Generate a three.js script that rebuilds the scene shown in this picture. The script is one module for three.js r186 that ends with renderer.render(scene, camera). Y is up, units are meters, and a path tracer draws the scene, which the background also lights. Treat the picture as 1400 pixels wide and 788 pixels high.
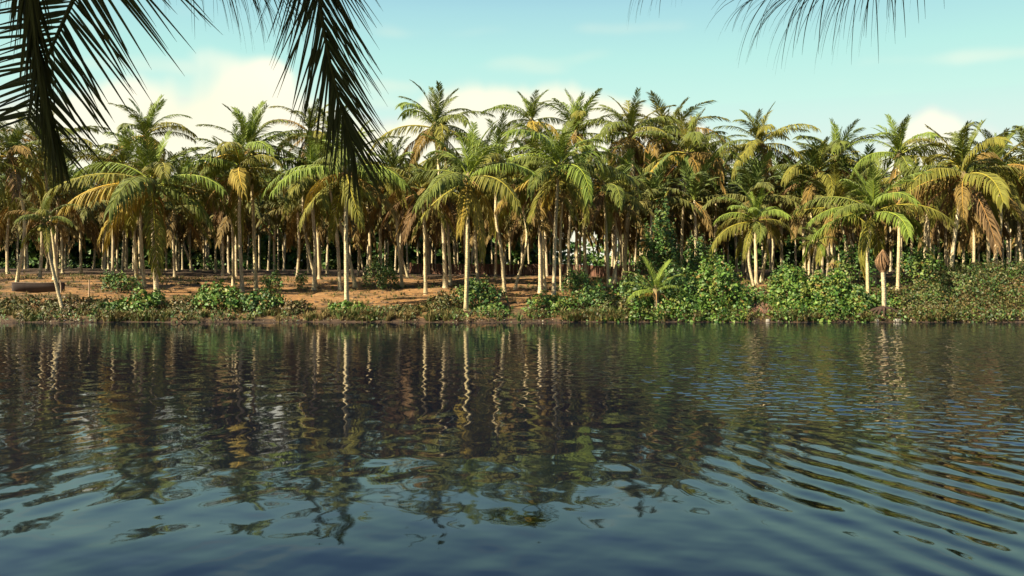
import * as THREE from 'three';
import { mergeGeometries } from 'three/addons/utils/BufferGeometryUtils.js';
import { ImprovedNoise } from 'three/addons/math/ImprovedNoise.js';

// ------------------------------------------------------------------ camera, sky, sun, exposure
const W = 1400, H = 788, F = 1212, HOR = 362, EYE = 2.85;   // the photograph's pixels, focal length and horizon row; metres above the water
const EXPOSURE = 2.8;
const scene = new THREE.Scene();
const camera = new THREE.PerspectiveCamera(2 * Math.atan(H / 2 / F) * 180 / Math.PI, W / H, 0.1, 2000);
camera.position.set(0, EYE, 0);
camera.lookAt(0, EYE, -10);
camera.setViewOffset(W, H, 0, H / 2 - HOR, W, H);
const renderer = new THREE.WebGLRenderer({ antialias: true });
renderer.toneMapping = THREE.LinearToneMapping;
renderer.toneMappingExposure = EXPOSURE;
renderer.shadowMap.enabled = true;

const noise3 = new ImprovedNoise();
const nz = (x, y, z = 0) => noise3.noise(x + 31.7, y + 11.3, z + 5.1);
const fbm = (x, y, z = 0, o = 4) => { let a = 0.5, s = 0; for (let i = 0; i < o; i++) { s += a * nz(x, y, z + i * 7.3); x *= 2.03; y *= 2.03; a *= 0.5; } return s; };
const sstep = (a, b, x) => { const t = Math.min(1, Math.max(0, (x - a) / (b - a))); return t * t * (3 - 2 * t); };
const lerp = (a, b, t) => a + (b - a) * t;
const table = (pts, x) => { if (x <= pts[0][0]) return pts[0][1]; for (let i = 1; i < pts.length; i++) if (x <= pts[i][0]) { const t = (x - pts[i - 1][0]) / (pts[i][0] - pts[i - 1][0]); return lerp(pts[i - 1][1], pts[i][1], t); } return pts[pts.length - 1][1]; };
function rng(seed) { let a = seed >>> 0; return () => { a = (a + 0x6D2B79F5) | 0; let t = Math.imul(a ^ (a >>> 15), 1 | a); t = (t + Math.imul(t ^ (t >>> 7), 61 | t)) ^ t; return ((t ^ (t >>> 14)) >>> 0) / 4294967296; }; }

{ // clear tropical sky: pale cyan low down, bluer with height, a bank of cream cloud along the horizon
  const w = 2048, h = 1024, data = new Float32Array(w * h * 4);
  const grad = [[0, 0.95, 0.98, 0.82], [6, 0.82, 0.98, 0.84], [10, 0.62, 0.93, 0.83], [13, 0.51, 0.87, 0.81], [16, 0.41, 0.73, 0.79], [20, 0.23, 0.43, 0.69], [27, 0.12, 0.25, 0.53], [45, 0.09, 0.21, 0.42], [90, 0.06, 0.15, 0.32]];
  const topView = [[-34, 8.6], [-27, 9.5], [-22.5, 10.6], [-18, 11.6], [-15, 11.9], [-13.5, 9.9], [-10, 9.2], [-7.5, 9.4], [-5, 11.2], [0, 11.4], [4, 11.3], [7.5, 10.6], [11, 8.6], [14, 7.6], [18, 6.4], [22, 6.6], [25.5, 8.0], [28, 6.4], [34, 6.0]];
  for (let j = 0; j < h; j++) {
    const el = ((j + 0.5) / h - 0.5) * 180;
    for (let i = 0; i < w; i++) {
      const th = ((i + 0.5) / w - 0.5) * 2 * Math.PI, cx = Math.cos(th), cz = Math.sin(th);
      let az = (th + Math.PI / 2) * 180 / Math.PI; if (az > 180) az -= 360;
      const e = Math.max(el, 0);
      const c = [1, 2, 3].map((k) => table(grad.map((g) => [g[0], g[k]]), e));
      const around = 9.6 + 3 * fbm(cx * 3, cz * 3, 2, 3);
      const top = lerp(around, table(topView, az), 1 - sstep(30, 60, Math.abs(az)));
      const n = fbm(cx * 9, cz * 9, e * 0.35, 5), wisp = fbm(cx * 5 + 3, cz * 5, e * 0.8 + 9, 4);
      let a = sstep(-0.9, 0.9, (top + n * 3.2 - e) * 1.1);
      a = Math.max(a, 0.35 * sstep(0.12, 0.45, wisp) * sstep(22, 12, e));
      const cloud = [1.06 + 0.08 * n, 1.03 + 0.08 * n, 0.82 + 0.10 * n];
      const o = (j * w + i) * 4;
      for (let k = 0; k < 3; k++) data[o + k] = lerp(c[k], cloud[k], a) / EXPOSURE;
      data[o + 3] = 1;
    }
  }
  const t = new THREE.DataTexture(data, w, h, THREE.RGBAFormat, THREE.FloatType);
  t.mapping = THREE.EquirectangularReflectionMapping; t.magFilter = THREE.LinearFilter; t.minFilter = THREE.LinearFilter; t.needsUpdate = true;
  scene.background = t; scene.environment = t;
}
const sun = new THREE.DirectionalLight(new THREE.Color().setRGB(1, 0.87, 0.62), 5);
sun.position.set(-60, 57, 37); sun.target.position.set(0, 0, -55);
sun.position.add(sun.target.position);
sun.castShadow = true; sun.shadow.mapSize.set(4096, 4096);
Object.assign(sun.shadow.camera, { left: -80, right: 80, top: 70, bottom: -70, near: 1, far: 320 });
scene.add(sun, sun.target);

// ------------------------------------------------------------------ helpers
const V = (x, y, z) => new THREE.Vector3(x, y, z);
const at = (px, py, d) => V((px - 700) / F * d, EYE - (py - HOR) / F * d, -d);
const rgbc = (r, g, b) => new THREE.Color().setRGB(r, g, b);
const used = {};
const numbered = (n) => { const k = used[n] = (used[n] ?? -1) + 1; return k ? `${n}_${String(k).padStart(3, '0')}` : n; };
function tag(o, label, category, group, kind) { if (label) o.userData.label = label; if (category) o.userData.category = category; if (group) o.userData.group = group; if (kind) o.userData.kind = kind; return o; }
function mesh(name, geo, mat, parent) { const m = new THREE.Mesh(geo, mat); m.name = parent ? name : numbered(name); m.castShadow = m.receiveShadow = true; (parent ?? scene).add(m); return m; }
function thing(name, pos, label, category, group) { const o = new THREE.Group(); o.name = numbered(name); o.position.copy(pos); scene.add(o); return tag(o, label, category, group); }
class Buf { // collects triangles with a colour for every vertex
  constructor() { this.p = []; this.c = []; this.i = []; this.u = []; }
  v(p, c, u = 0, w = 0) { this.p.push(p.x, p.y, p.z); this.c.push(c[0], c[1], c[2]); this.u.push(u, w); return this.p.length / 3 - 1; }
  t(a, b, c) { this.i.push(a, b, c); }
  geo() { const g = new THREE.BufferGeometry(); g.setAttribute('position', new THREE.Float32BufferAttribute(this.p, 3)); g.setAttribute('color', new THREE.Float32BufferAttribute(this.c, 3)); g.setAttribute('uv', new THREE.Float32BufferAttribute(this.u, 2)); g.setIndex(this.i); g.computeVertexNormals(); return g; }
}
function tubeInto(b, pts, radii, sides, color, cap = true) { // a tapered tube through points, uv in metres
  let rows = [], ref = V(0, 0, 1), len = 0;
  for (let k = 0; k < pts.length; k++) {
    const t = pts[Math.min(k + 1, pts.length - 1)].clone().sub(pts[Math.max(k - 1, 0)]).normalize();
    let s = ref.clone().sub(t.clone().multiplyScalar(ref.dot(t))); if (s.lengthSq() < 1e-4) s = V(1, 0, 0).sub(t.clone().multiplyScalar(t.x)); s.normalize(); ref = s;
    const q = t.clone().cross(s), row = []; if (k) len += pts[k].distanceTo(pts[k - 1]);
    for (let j = 0; j <= sides; j++) { const a = j / sides * 2 * Math.PI; row.push(b.v(pts[k].clone().addScaledVector(s, Math.cos(a) * radii[k]).addScaledVector(q, Math.sin(a) * radii[k]), typeof color === 'function' ? color(k / (pts.length - 1), a, len) : color, j / sides * 0.9, len)); }
    rows.push(row);
  }
  for (let k = 0; k + 1 < rows.length; k++) for (let j = 0; j < sides; j++) { b.t(rows[k][j], rows[k][j + 1], rows[k + 1][j]); b.t(rows[k][j + 1], rows[k + 1][j + 1], rows[k + 1][j]); }
  if (cap) for (const [row, p] of [[rows[0], pts[0]], [rows[rows.length - 1], pts[pts.length - 1]]]) { const c = b.v(p, typeof color === 'function' ? color(0, 0, 0) : color); for (let j = 0; j < sides; j++) b.t(c, row[j], row[j + 1]); }
}
function dataTex(n, fn, srgb) { const d = new Uint8Array(n * n * 4); for (let j = 0; j < n; j++) for (let i = 0; i < n; i++) { const c = fn(i / n, j / n); for (let k = 0; k < 3; k++) d[(j * n + i) * 4 + k] = Math.max(0, Math.min(255, c[k] * 255)); d[(j * n + i) * 4 + 3] = 255; } const t = new THREE.DataTexture(d, n, n); t.wrapS = t.wrapT = THREE.RepeatWrapping; t.magFilter = THREE.LinearFilter; t.minFilter = THREE.LinearMipmapLinearFilter; t.generateMipmaps = true; if (srgb) t.colorSpace = THREE.SRGBColorSpace; t.needsUpdate = true; return t; }
const tileN = (u, v, f, z) => { // noise that repeats over the unit square
  const a = nz(u * f, v * f, z), b = nz((u - 1) * f, v * f, z), c = nz(u * f, (v - 1) * f, z), d = nz((u - 1) * f, (v - 1) * f, z);
  return lerp(lerp(a, b, u), lerp(c, d, u), v);
};

// ------------------------------------------------------------------ materials
const std = (o) => new THREE.MeshStandardMaterial({ roughness: 0.9, metalness: 0, ...o });
const leafMat = (r, g, b, through = 0.3, rough = 0.75) => new THREE.MeshPhysicalMaterial({ color: rgbc(r, g, b), vertexColors: true, roughness: rough, transmission: through, thickness: 0, side: THREE.DoubleSide, specularIntensity: 0.5 });
const M = {
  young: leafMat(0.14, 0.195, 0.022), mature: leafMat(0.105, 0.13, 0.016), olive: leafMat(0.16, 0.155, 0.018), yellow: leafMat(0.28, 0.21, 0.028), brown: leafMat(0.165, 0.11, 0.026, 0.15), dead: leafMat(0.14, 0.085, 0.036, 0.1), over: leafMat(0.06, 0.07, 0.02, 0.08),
  bush: leafMat(1, 1, 1, 0.25, 0.5), grass: leafMat(1, 1, 1, 0.2), plain: std({ vertexColors: true }),
};
{
  const rings = dataTex(256, (u, v) => { // leaf scars ring the trunk; lichen blotches
    const wob = tileN(u, v, 5, 3) * 0.05, r = Math.pow(Math.abs(Math.sin((v + wob) * Math.PI * 9)), 0.35), bl = tileN(u, v, 6, 9), st = tileN(u, v, 22, 4);
    const k = 0.72 + 0.16 * r + 0.26 * bl + 0.2 * st; return [k, k * 0.965, k * 0.9];
  }, true);
  const ringsB = dataTex(256, (u, v) => { const wob = tileN(u, v, 5, 3) * 0.05, k = Math.pow(Math.abs(Math.sin((v + wob) * Math.PI * 9)), 0.4) * 0.8 + 0.2 * (tileN(u, v, 30, 4) + 0.5); return [k, k, k]; });
  M.trunk = std({ map: rings, bumpMap: ringsB, bumpScale: 0.012, vertexColors: true, color: rgbc(0.72, 0.65, 0.44), roughness: 0.95 });
  const gr = dataTex(512, (u, v) => { const k = 0.8 + 0.35 * tileN(u, v, 9, 1) + 0.3 * tileN(u, v, 31, 2) + 0.3 * tileN(u, v, 90, 3); return [k, k * 0.98, k * 0.95]; }, true);
  const gb = dataTex(512, (u, v) => { const k = 0.5 + 0.4 * tileN(u, v, 9, 1) + 0.3 * tileN(u, v, 31, 5) + 0.3 * tileN(u, v, 110, 6); return [k, k, k]; });
  M.ground = std({ map: gr, bumpMap: gb, bumpScale: 0.08, vertexColors: true, roughness: 1 });
  M.soil = std({ map: gr, bumpMap: gb, bumpScale: 0.04, vertexColors: true, roughness: 1 });
}

// ------------------------------------------------------------------ ground: both banks and the river bed in one sheet
const SHORE = 43.9;
const prof = [[-3, -0.9], [-0.6, -0.2], [0, 0.02], [0.4, 0.17], [1.2, 0.42], [3.2, 0.72], [6, 0.95], [10, 1.14], [16, 1.38], [30, 1.75], [45, 2.0], [60, 2.12], [90, 2.1], [400, 2.1]];
function shoreline(x) { return SHORE + 0.28 * nz(x * 0.35, 4.2) + 0.3 * nz(x * 1.1, 8.8) + 0.2 * nz(x * 3, 1); }
function G(x, z) {
  const d = -z;
  if (d < 20) { const s = 3.1 - d + 0.2 * nz(x * 0.6, 2); return Math.min(1.35, table([[-4, -1.2], [-0.5, -0.2], [0, 0], [0.8, 0.7], [2, 1.2], [4, 1.35]], s)) + (s > 0.5 ? 0.05 * nz(x, z) : 0); }
  const s = d - shoreline(x);
  let g = table(prof, s);
  const px = x / d * F + 700;
  if (s > 0) {
    g += (0.16 * nz(x * 0.23, z * 0.23) + 0.09 * nz(x * 0.6, z * 0.6, 3) + 0.03 * nz(x * 2, z * 2, 6)) * sstep(0.3, 4, s) * (1 - 0.5 * sstep(30, 60, s));
    g += 1.5 * sstep(1215, 1330, px) * sstep(0, 5, s) * (1 - sstep(7, 16, s));            // mound at the right
    g += 0.22 * (1 - sstep(90, 240, px)) * sstep(1, 4, s);
  }
  return g;
}
function landAt(px, py) { // where the line of sight through a pixel meets the far bank
  for (let d = 43.6; d < 130; d += 0.1) { const p = at(px, py, d); if (p.y <= G(p.x, p.z)) { p.y = G(p.x, p.z); return p; } }
  const p = at(px, py, 120); p.y = G(p.x, p.z); return p;
}
const onLand = (px, d) => { const p = at(px, HOR, d); p.y = G(p.x, p.z); return p; };
{
  const xs = [], zs = [];
  for (let x = -600; x < -60; x += 30) xs.push(x);
  for (let x = -60; x < -34; x += 1.2) xs.push(x);
  for (let x = -34; x <= 34; x += 0.25) xs.push(x);
  for (let x = 35.2; x <= 60; x += 1.2) xs.push(x);
  for (let x = 90; x <= 600; x += 30) xs.push(x);
  for (let z = 80; z > 4; z -= 6) zs.push(z);
  for (let z = 4; z > -6; z -= 0.4) zs.push(z);
  for (let z = -6; z > -42; z -= 4) zs.push(z);
  for (let z = -42; z > -62; z -= 0.2) zs.push(z);
  for (let z = -62; z > -110; z -= 0.7) zs.push(z);
  for (let z = -110; z > -900; z -= 40) zs.push(z);
  const b = new Buf(), nx = xs.length;
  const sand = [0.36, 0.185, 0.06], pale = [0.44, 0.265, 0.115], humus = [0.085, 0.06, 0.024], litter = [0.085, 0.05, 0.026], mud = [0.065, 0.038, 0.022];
  for (const z of zs) for (const x of xs) {
    const d = -z, s = d - shoreline(x), px = x / Math.max(d, 1) * F + 700;
    let c = sand.map((v, k) => lerp(v, pale[k], sstep(-0.1, 0.5, fbm(x * 0.35, z * 0.5, 1))));
    const n1 = fbm(x * 0.28, z * 0.32, 4), n2 = fbm(x * 1.6, z * 1.6, 9);
    let dry = sstep(0.02, 0.22, n1 + n2 * 0.7 + (px > 780 ? 0.3 * sstep(780, 860, px) : 0) - 0.02 + 0.12 * (1 - sstep(60, 150, px)));
    if (s < 3.2) dry = Math.max(dry, sstep(3.4, 1.6, s + n2 * 2) * (0.55 + 0.45 * sstep(-0.2, 0.3, nz(x * 0.4, 7))));
    c = c.map((v, k) => lerp(v, humus[k] * (1 + 0.6 * n2), dry * 0.85));
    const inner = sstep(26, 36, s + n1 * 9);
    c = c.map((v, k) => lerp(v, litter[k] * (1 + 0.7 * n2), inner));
    if (s < 0.35 && d > 20) c = c.map((v, k) => lerp(v, mud[k], 0.9));
    if (d < 20) c = humus;
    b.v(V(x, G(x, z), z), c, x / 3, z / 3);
  }
  for (let j = 0; j + 1 < zs.length; j++) for (let i = 0; i + 1 < nx; i++) { const a = j * nx + i; b.t(a, a + 1, a + nx); b.t(a + 1, a + nx + 1, a + nx); }
  const g = mesh('ground', b.geo(), M.ground); tag(g, 'orange sandy river banks with dry litter and grass patches', 'ground', null, 'structure');
}

// ------------------------------------------------------------------ water: a real sheet of small waves
{
  const R = rng(77), waves = [], ruff = [];
  for (let k = 0; k < 26; k++) { const L = 0.5 * Math.pow(6, R()), th = (R() - 0.5) * 2.6 + 1.57, st = 0.0031 * (0.5 + R()); waves.push([2 * Math.PI / L * Math.cos(th), 2 * Math.PI / L * Math.sin(th), st / (2 * Math.PI / L), R() * 6.28]); }
  for (let k = 0; k < 34; k++) { const L = 0.16 * Math.pow(4, R()), th = (R() - 0.5) * 2.2 + 1.4, st = 0.0125 * (0.6 + R() * 0.8); ruff.push([2 * Math.PI / L * Math.cos(th), 2 * Math.PI / L * Math.sin(th), st / (2 * Math.PI / L), R() * 6.28]); }
  const zs = [], us = [];
  for (let d = 1.6; d < 7.6; d += 0.25) zs.push(d);
  for (let d = 7.6; d < 46.2;) { zs.push(d); d += Math.min(0.085, 0.003 * d + 0.008); }
  const N = 640;
  for (let k = -12; k < 0; k++) us.push(-1 + k * k * -0.07);
  for (let k = 0; k <= N; k++) us.push(k / N * 2 - 1);
  for (let k = 1; k <= 12; k++) us.push(1 + k * k * 0.07);
  const nx = us.length, P = new Float32Array(zs.length * nx * 3), Nn = new Float32Array(zs.length * nx * 3);
  let o = 0;
  for (const d of zs) {
    const half = 0.70 * d + 1.5;
    for (const u of us) {
      const x = u * half, z = -d;
      let y = 0, sx = 0, sz = 0;
      const px = x / d * F + 700, py = HOR + EYE * F / d;
      // the breeze ruffles the far half of the river, most of all towards the right
      const edge = table([[-200, 505], [60, 500], [400, 505], [700, 512], [900, 555], [1100, 575], [1330, 605], [1600, 640]], px) + 26 * fbm(x * 0.25, z * 0.12, 3);
      const far = sstep(edge + 26, edge - 30, py), gust = 0.2 + 1.05 * sstep(640, 1000, px) + 0.55 * fbm(x * 0.22, z * 0.09, 8);
      const calmShore = 0.5 + 0.5 * sstep(446, 470, py);
      const m = 0.06 + far * Math.max(0.12, gust) * calmShore, calm = 0.5 + 0.6 * (1 - far);
      for (const [kx, kz, A, ph] of waves) { const p = kx * x + kz * z + ph, c = Math.cos(p) * A * calm; y += Math.sin(p) * A * calm; sx += c * kx; sz += c * kz; }
      if (d > 7) for (const [kx, kz, A, ph] of ruff) { const p = kx * x + kz * z + ph, c = Math.cos(p) * A * m; y += Math.sin(p) * A * m; sx += c * kx; sz += c * kz; }
      // two trains of ripples running outwards
      for (const [dir, x0, x1, amp, L] of [[1, 1.4, 3.2, 0.0042, 0.52], [-1, 2.6, 4.6, 0.0021, 0.7]]) {
        const msk = sstep(x0, x1, dir * x) * sstep(19, 13, d + 1.5 * nz(x * 0.3, z * 0.2)) * (0.65 + 0.7 * nz(x * 0.35, z * 0.25, 12));
        if (msk > 0) { const kx = dir * 0.92 * 2 * Math.PI / L, kz = -0.40 * 2 * Math.PI / L, p = kx * x + kz * z + 2.6 * nz(x * 0.3, z * 0.22, 20) + 0.9 * nz(x * 0.8, z * 0.6, 21), c = Math.cos(p) * amp * msk; y += Math.sin(p) * amp * msk; sx += c * kx; sz += c * kz; }
      }
      P[o] = x; P[o + 1] = y; P[o + 2] = z;
      const il = 1 / Math.hypot(sx, 1, sz); Nn[o] = -sx * il; Nn[o + 1] = il; Nn[o + 2] = -sz * il; o += 3;
    }
  }
  const idx = new Uint32Array((zs.length - 1) * (nx - 1) * 6); let q = 0;
  for (let j = 0; j + 1 < zs.length; j++) for (let i = 0; i + 1 < nx; i++) { const a = j * nx + i; idx[q++] = a; idx[q++] = a + 1; idx[q++] = a + nx; idx[q++] = a + 1; idx[q++] = a + nx + 1; idx[q++] = a + nx; }
  const g = new THREE.BufferGeometry(); g.setAttribute('position', new THREE.BufferAttribute(P, 3)); g.setAttribute('normal', new THREE.BufferAttribute(Nn, 3)); g.setIndex(new THREE.BufferAttribute(idx, 1));
  const m = mesh('water', g, new THREE.MeshPhysicalMaterial({ color: rgbc(0.004, 0.006, 0.012), roughness: 0.03, ior: 1.333 }));
  tag(m, 'dark rippled river water reflecting palms and sky', 'water', null, 'structure');
}

// ------------------------------------------------------------------ palm fronds
function frondGeo({ elev, droop, n = 62, leaf = 0.225, wide = 0.0066, seed = 1, hang = 0.5, sway = 0, bare = 0.1, ragged = 0.1 }) { // unit length, growing along +x, gravity along -y
  const R = rng(seed), b = new Buf(), K = 14, pts = [], dirs = [];
  let p = V(0, 0, 0);
  for (let k = 0; k <= K; k++) {
    const t = k / K, e = (elev - droop * Math.pow(t, 1.25)) * Math.PI / 180, s = sway * t * t;
    const dir = V(Math.cos(e) * Math.cos(s), Math.sin(e), Math.cos(e) * Math.sin(s)); pts.push(p.clone()); dirs.push(dir); p = p.clone().addScaledVector(dir, 1 / K);
  }
  const sample = (a, t) => { const f = Math.min(t * K, K - 1e-4), i = Math.floor(f); return a[i].clone().lerp(a[i + 1], f - i); };
  tubeInto(b, pts, pts.map((_, k) => lerp(0.0125, 0.002, Math.pow(k / K, 0.6))), 4, [2.3, 2.0, 1.4], false);
  for (let k = 0; k < n; k++) for (const sd of [-1, 1]) {
    if (R() < ragged) continue;
    const t = bare + (1 - bare) * (k + R() * 0.8) / n, base = sample(pts, t), T = sample(dirs, t).normalize();
    const S = T.clone().cross(V(0, 1, 0)); if (S.lengthSq() < 0.02) S.set(0, 0, 1); S.normalize().multiplyScalar(sd);
    const U = S.clone().cross(T).multiplyScalar(sd).normalize();
    const fw = lerp(0.6 + 0.5 * (elev > 40), 1.8, t * t) + (R() - 0.5) * 0.3, L = leaf * (0.5 + 0.55 * Math.sin(Math.PI * Math.pow(t, 0.75))) * (0.8 + R() * 0.35);
    const d1 = S.clone().addScaledVector(T, fw).addScaledVector(U, 0.3 + (R() - 0.5) * 0.16).addScaledVector(V(0, -1, 0), hang * 0.55).normalize();
    const d2 = d1.clone().addScaledVector(V(0, -1, 0), hang * (1.2 + R() * 0.9)).normalize();
    const d3 = d2.clone().addScaledVector(V(0, -1, 0), hang * 0.9).normalize();
    const wv = T.clone().multiplyScalar(0.8).addScaledVector(U, (R() - 0.5) * 0.8).addScaledVector(d1, -T.dot(d1) * 0.8).normalize().multiplyScalar(wide * (0.8 + R() * 0.5));
    const q1 = base.clone().addScaledVector(d1, L * 0.4), q2 = q1.clone().addScaledVector(d2, L * 0.35), q3 = q2.clone().addScaledVector(d3, L * 0.3);
    const v = 0.72 + R() * 0.55, c = [v, v, v], tip = [v * 1.35, v * 1.12, v];
    const a0 = b.v(base.clone().addScaledVector(wv, -0.5), c), a1 = b.v(base.clone().addScaledVector(wv, 0.5), c), m0 = b.v(q1.clone().addScaledVector(wv, -1), c), m1 = b.v(q1.clone().addScaledVector(wv, 1), c), n0 = b.v(q2.clone().addScaledVector(wv, -0.75), c), n1 = b.v(q2.clone().addScaledVector(wv, 0.75), c), e = b.v(q3, tip);
    b.t(a0, a1, m0); b.t(a1, m1, m0); b.t(m0, m1, n0); b.t(m1, n1, n0); b.t(n0, n1, e);
  }
  return b.geo();
}
const CLASSES = [ // from the youngest, upright frond to the oldest, hanging one
  { elev: 78, droop: 40, hang: 0.12 }, { elev: 58, droop: 66, hang: 0.3 }, { elev: 40, droop: 78, hang: 0.5 }, { elev: 20, droop: 76, hang: 0.65 }, { elev: 0, droop: 68, hang: 0.75 }, { elev: -26, droop: 50, hang: 0.8 }, { elev: -58, droop: 24, hang: 0.6 },
];
const FROND = CLASSES.map((c, k) => [0, 1, 2, 3, 4].map((s) => frondGeo({ ...c, droop: c.droop * (0.8 + 0.11 * ((s * 3) % 5)), seed: 100 + k * 7 + s, sway: (s - 2) * 0.22, hang: c.hang * (0.8 + 0.12 * s), leaf: (k < 2 ? 0.185 : 0.225) * (0.92 + 0.05 * s), ragged: k > 4 ? 0.22 : 0.08 })));
const LOWFROND = CLASSES.map((c, k) => frondGeo({ ...c, n: 30, wide: 0.0125, seed: 300 + k, ragged: 0.08 }));
const SPEAR = frondGeo({ elev: 88, droop: 8, hang: 0, n: 30, leaf: 0.13, seed: 9 });
function paletteOf(kind, k, r) { // kind: how green the palm is as a whole
  const { young, mature, olive, yellow, brown, dead } = M;
  if (kind === 'bright') return k < 3 ? (r < 0.75 ? young : mature) : k < 5 ? (r < 0.4 ? young : r < 0.75 ? mature : olive) : r < 0.5 ? olive : yellow;
  if (kind === 'dry') return k < 2 ? (r < 0.6 ? mature : olive) : k < 4 ? (r < 0.45 ? mature : r < 0.85 ? olive : brown) : k < 5 ? (r < 0.45 ? olive : r < 0.6 ? yellow : brown) : r < 0.25 ? olive : r < 0.7 ? brown : dead;
  return k < 2 ? (r < 0.5 ? young : mature) : k < 4 ? (r < 0.25 ? young : r < 0.65 ? mature : olive) : k < 5 ? (r < 0.35 ? mature : r < 0.75 ? olive : yellow) : r < 0.35 ? olive : r < 0.6 ? yellow : brown;
}
function heartGeo(r, seed) { // leaf bases, fibre and young nuts where the fronds spring
  const b = new Buf(), R = rng(seed);
  tubeInto(b, [V(0, -r * 3, 0), V(0, -r * 1.4, 0), V(0, 0, 0), V(0, r * 1.6, 0), V(0, r * 3, 0)], [r * 0.9, r * 1.35, r * 1.7, r * 1.2, r * 0.3], 8, (t) => [0.2 - 0.05 * t, 0.13, 0.055]);
  for (let k = 0; k < 9; k++) { const a = R() * 6.28, e = -0.2 - R() * 0.9, L = r * (3 + R() * 4); tubeInto(b, [V(0, -r * 0.3, 0), V(Math.cos(a) * L * 0.5, e * L * 0.2, Math.sin(a) * L * 0.5), V(Math.cos(a) * L, e * L * 0.9, Math.sin(a) * L)], [r * 0.4, r * 0.22, r * 0.08], 4, k % 3 ? [0.24, 0.13, 0.05] : [0.32, 0.2, 0.06]); }
  return b.geo();
}
const NUTS = [4, 5, 6].map((q) => { const R = rng(q * 9), parts = []; for (let k = 0; k < 7 + q; k++) { const a = Math.floor(k / 4) * 2.1 + R() * 0.8, g = new THREE.SphereGeometry(0.085 + R() * 0.03, 7, 5), n = g.attributes.position.count, c = new Float32Array(n * 3), t = R() < 0.5 ? [0.20, 0.17, 0.03] : [0.11, 0.13, 0.03]; for (let i = 0; i < n; i++) c.set(t, i * 3); g.setAttribute('color', new THREE.BufferAttribute(c, 3)); g.scale(1, 1.2, 1); g.translate(Math.cos(a) * (0.22 + R() * 0.12), -0.22 - R() * 0.35, Math.sin(a) * (0.22 + R() * 0.12)); parts.push(g); } return mergeGeometries(parts); });
const HEARTS = [1, 2, 3].map((s) => heartGeo(0.13, s * 13));
function trunkGeo(pts, r0, r1, seed) {
  const R = rng(seed), curve = new THREE.CatmullRomCurve3(pts), n = 34, P = curve.getPoints(n), b = new Buf(), ph = R() * 9;
  P[0].y -= 0.18;
  const tint = 0.82 + R() * 0.3, warm = 0.9 + R() * 0.2;
  const rad = P.map((_, k) => { const t = k / n; return lerp(r0, r1, Math.pow(t, 0.8)) * (1 + 0.6 * Math.exp(-t * 32)) * (1 + 0.05 * Math.sin(k * 2.1 + ph) * (R() - 0.2)); });
  tubeInto(b, P, rad, 10, (t, a, l) => { const st = sstep(0.1, 0.45, fbm(l * 0.8 + ph, a * 0.5, 3) + 0.12), v = tint * (0.95 + 0.45 * nz(l * 1.3 + ph, a * 0.6)) * (1 - 0.42 * st); return [v, v * 0.98, v * warm * (1 + 0.1 * st)]; });
  return b.geo();
}
function addFronds(crown, seed, L, kind, count, { skirt = 1, lift = 0 } = {}) {
  const R = rng(seed), turn = R() * 6.28;
  for (let k = 0; k < count; k++) {
    const age = Math.pow((k + 0.5) / count, lerp(1.5, 1.05, skirt)), f = Math.min(6, Math.floor(age * 6.5 + (R() - 0.5) * 1.0 - lift)), cl = Math.max(0, f);
    const mat = paletteOf(kind, cl, R()), fr = new THREE.Mesh(FROND[cl][Math.floor(R() * 5)], mat);
    fr.name = mat === M.dead || mat === M.brown ? 'dead_frond' : 'frond'; fr.castShadow = fr.receiveShadow = true;
    fr.rotation.set((R() - 0.5) * 0.24, turn + k * 2.39996 + (R() - 0.5) * 0.5, (R() - 0.5) * 0.2, 'YXZ');
    const s = L * (cl === 0 ? 0.72 : cl === 1 ? 0.9 : cl > 4 ? 0.92 : 1.1) * (0.85 + R() * 0.28); fr.scale.set(s, s, s * (R() < 0.5 ? 1 : -1));
    fr.position.y = (0.25 - age * 0.4) * 0.6;
    crown.add(fr);
  }
  const sp = new THREE.Mesh(SPEAR, M.young); sp.name = 'frond'; sp.scale.setScalar(L * 0.5); sp.rotation.y = turn; sp.position.y = 0.2; crown.add(sp);
}
function palm({ base, top, via, L, kind = 'mixed', count = 26, seed, label, group, r = 0.17, skirt = 1, lift = 0 }) {
  const t = thing('coconut_palm', base, label, 'palm tree', group), rel = (p) => p.clone().sub(base);
  const pts = [V(0, 0, 0), ...(via ?? []).map(rel), rel(top)];
  if (pts.length === 2) { const bend = ((seed * 37) % 11 - 5) * 0.022; pts.splice(1, 0, pts[1].clone().multiplyScalar(0.5).add(V(bend * pts[1].y, 0, bend * 0.4))); }
  mesh('trunk', trunkGeo(pts, r * 0.66, r * 0.5, seed), M.trunk, t);
  const c = mesh('crown', HEARTS[seed % 3], M.plain, t); c.position.copy(rel(top)); c.scale.setScalar(Math.max(0.75, r / 0.17)); { const Q = rng(seed * 17 + 5); c.rotation.set((Q() - 0.5) * 0.3, 0, (Q() - 0.5) * 0.3); if (L > 2.2) { const nc = mesh('nut_cluster', NUTS[seed % 3], M.plain, c); nc.userData.kind = 'stuff'; nc.rotation.y = Q() * 6.28; } }
  addFronds(c, seed * 101 + 7, L, kind, Math.round(count * 0.72) + 1, { skirt, lift });
  return t;
}
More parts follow.
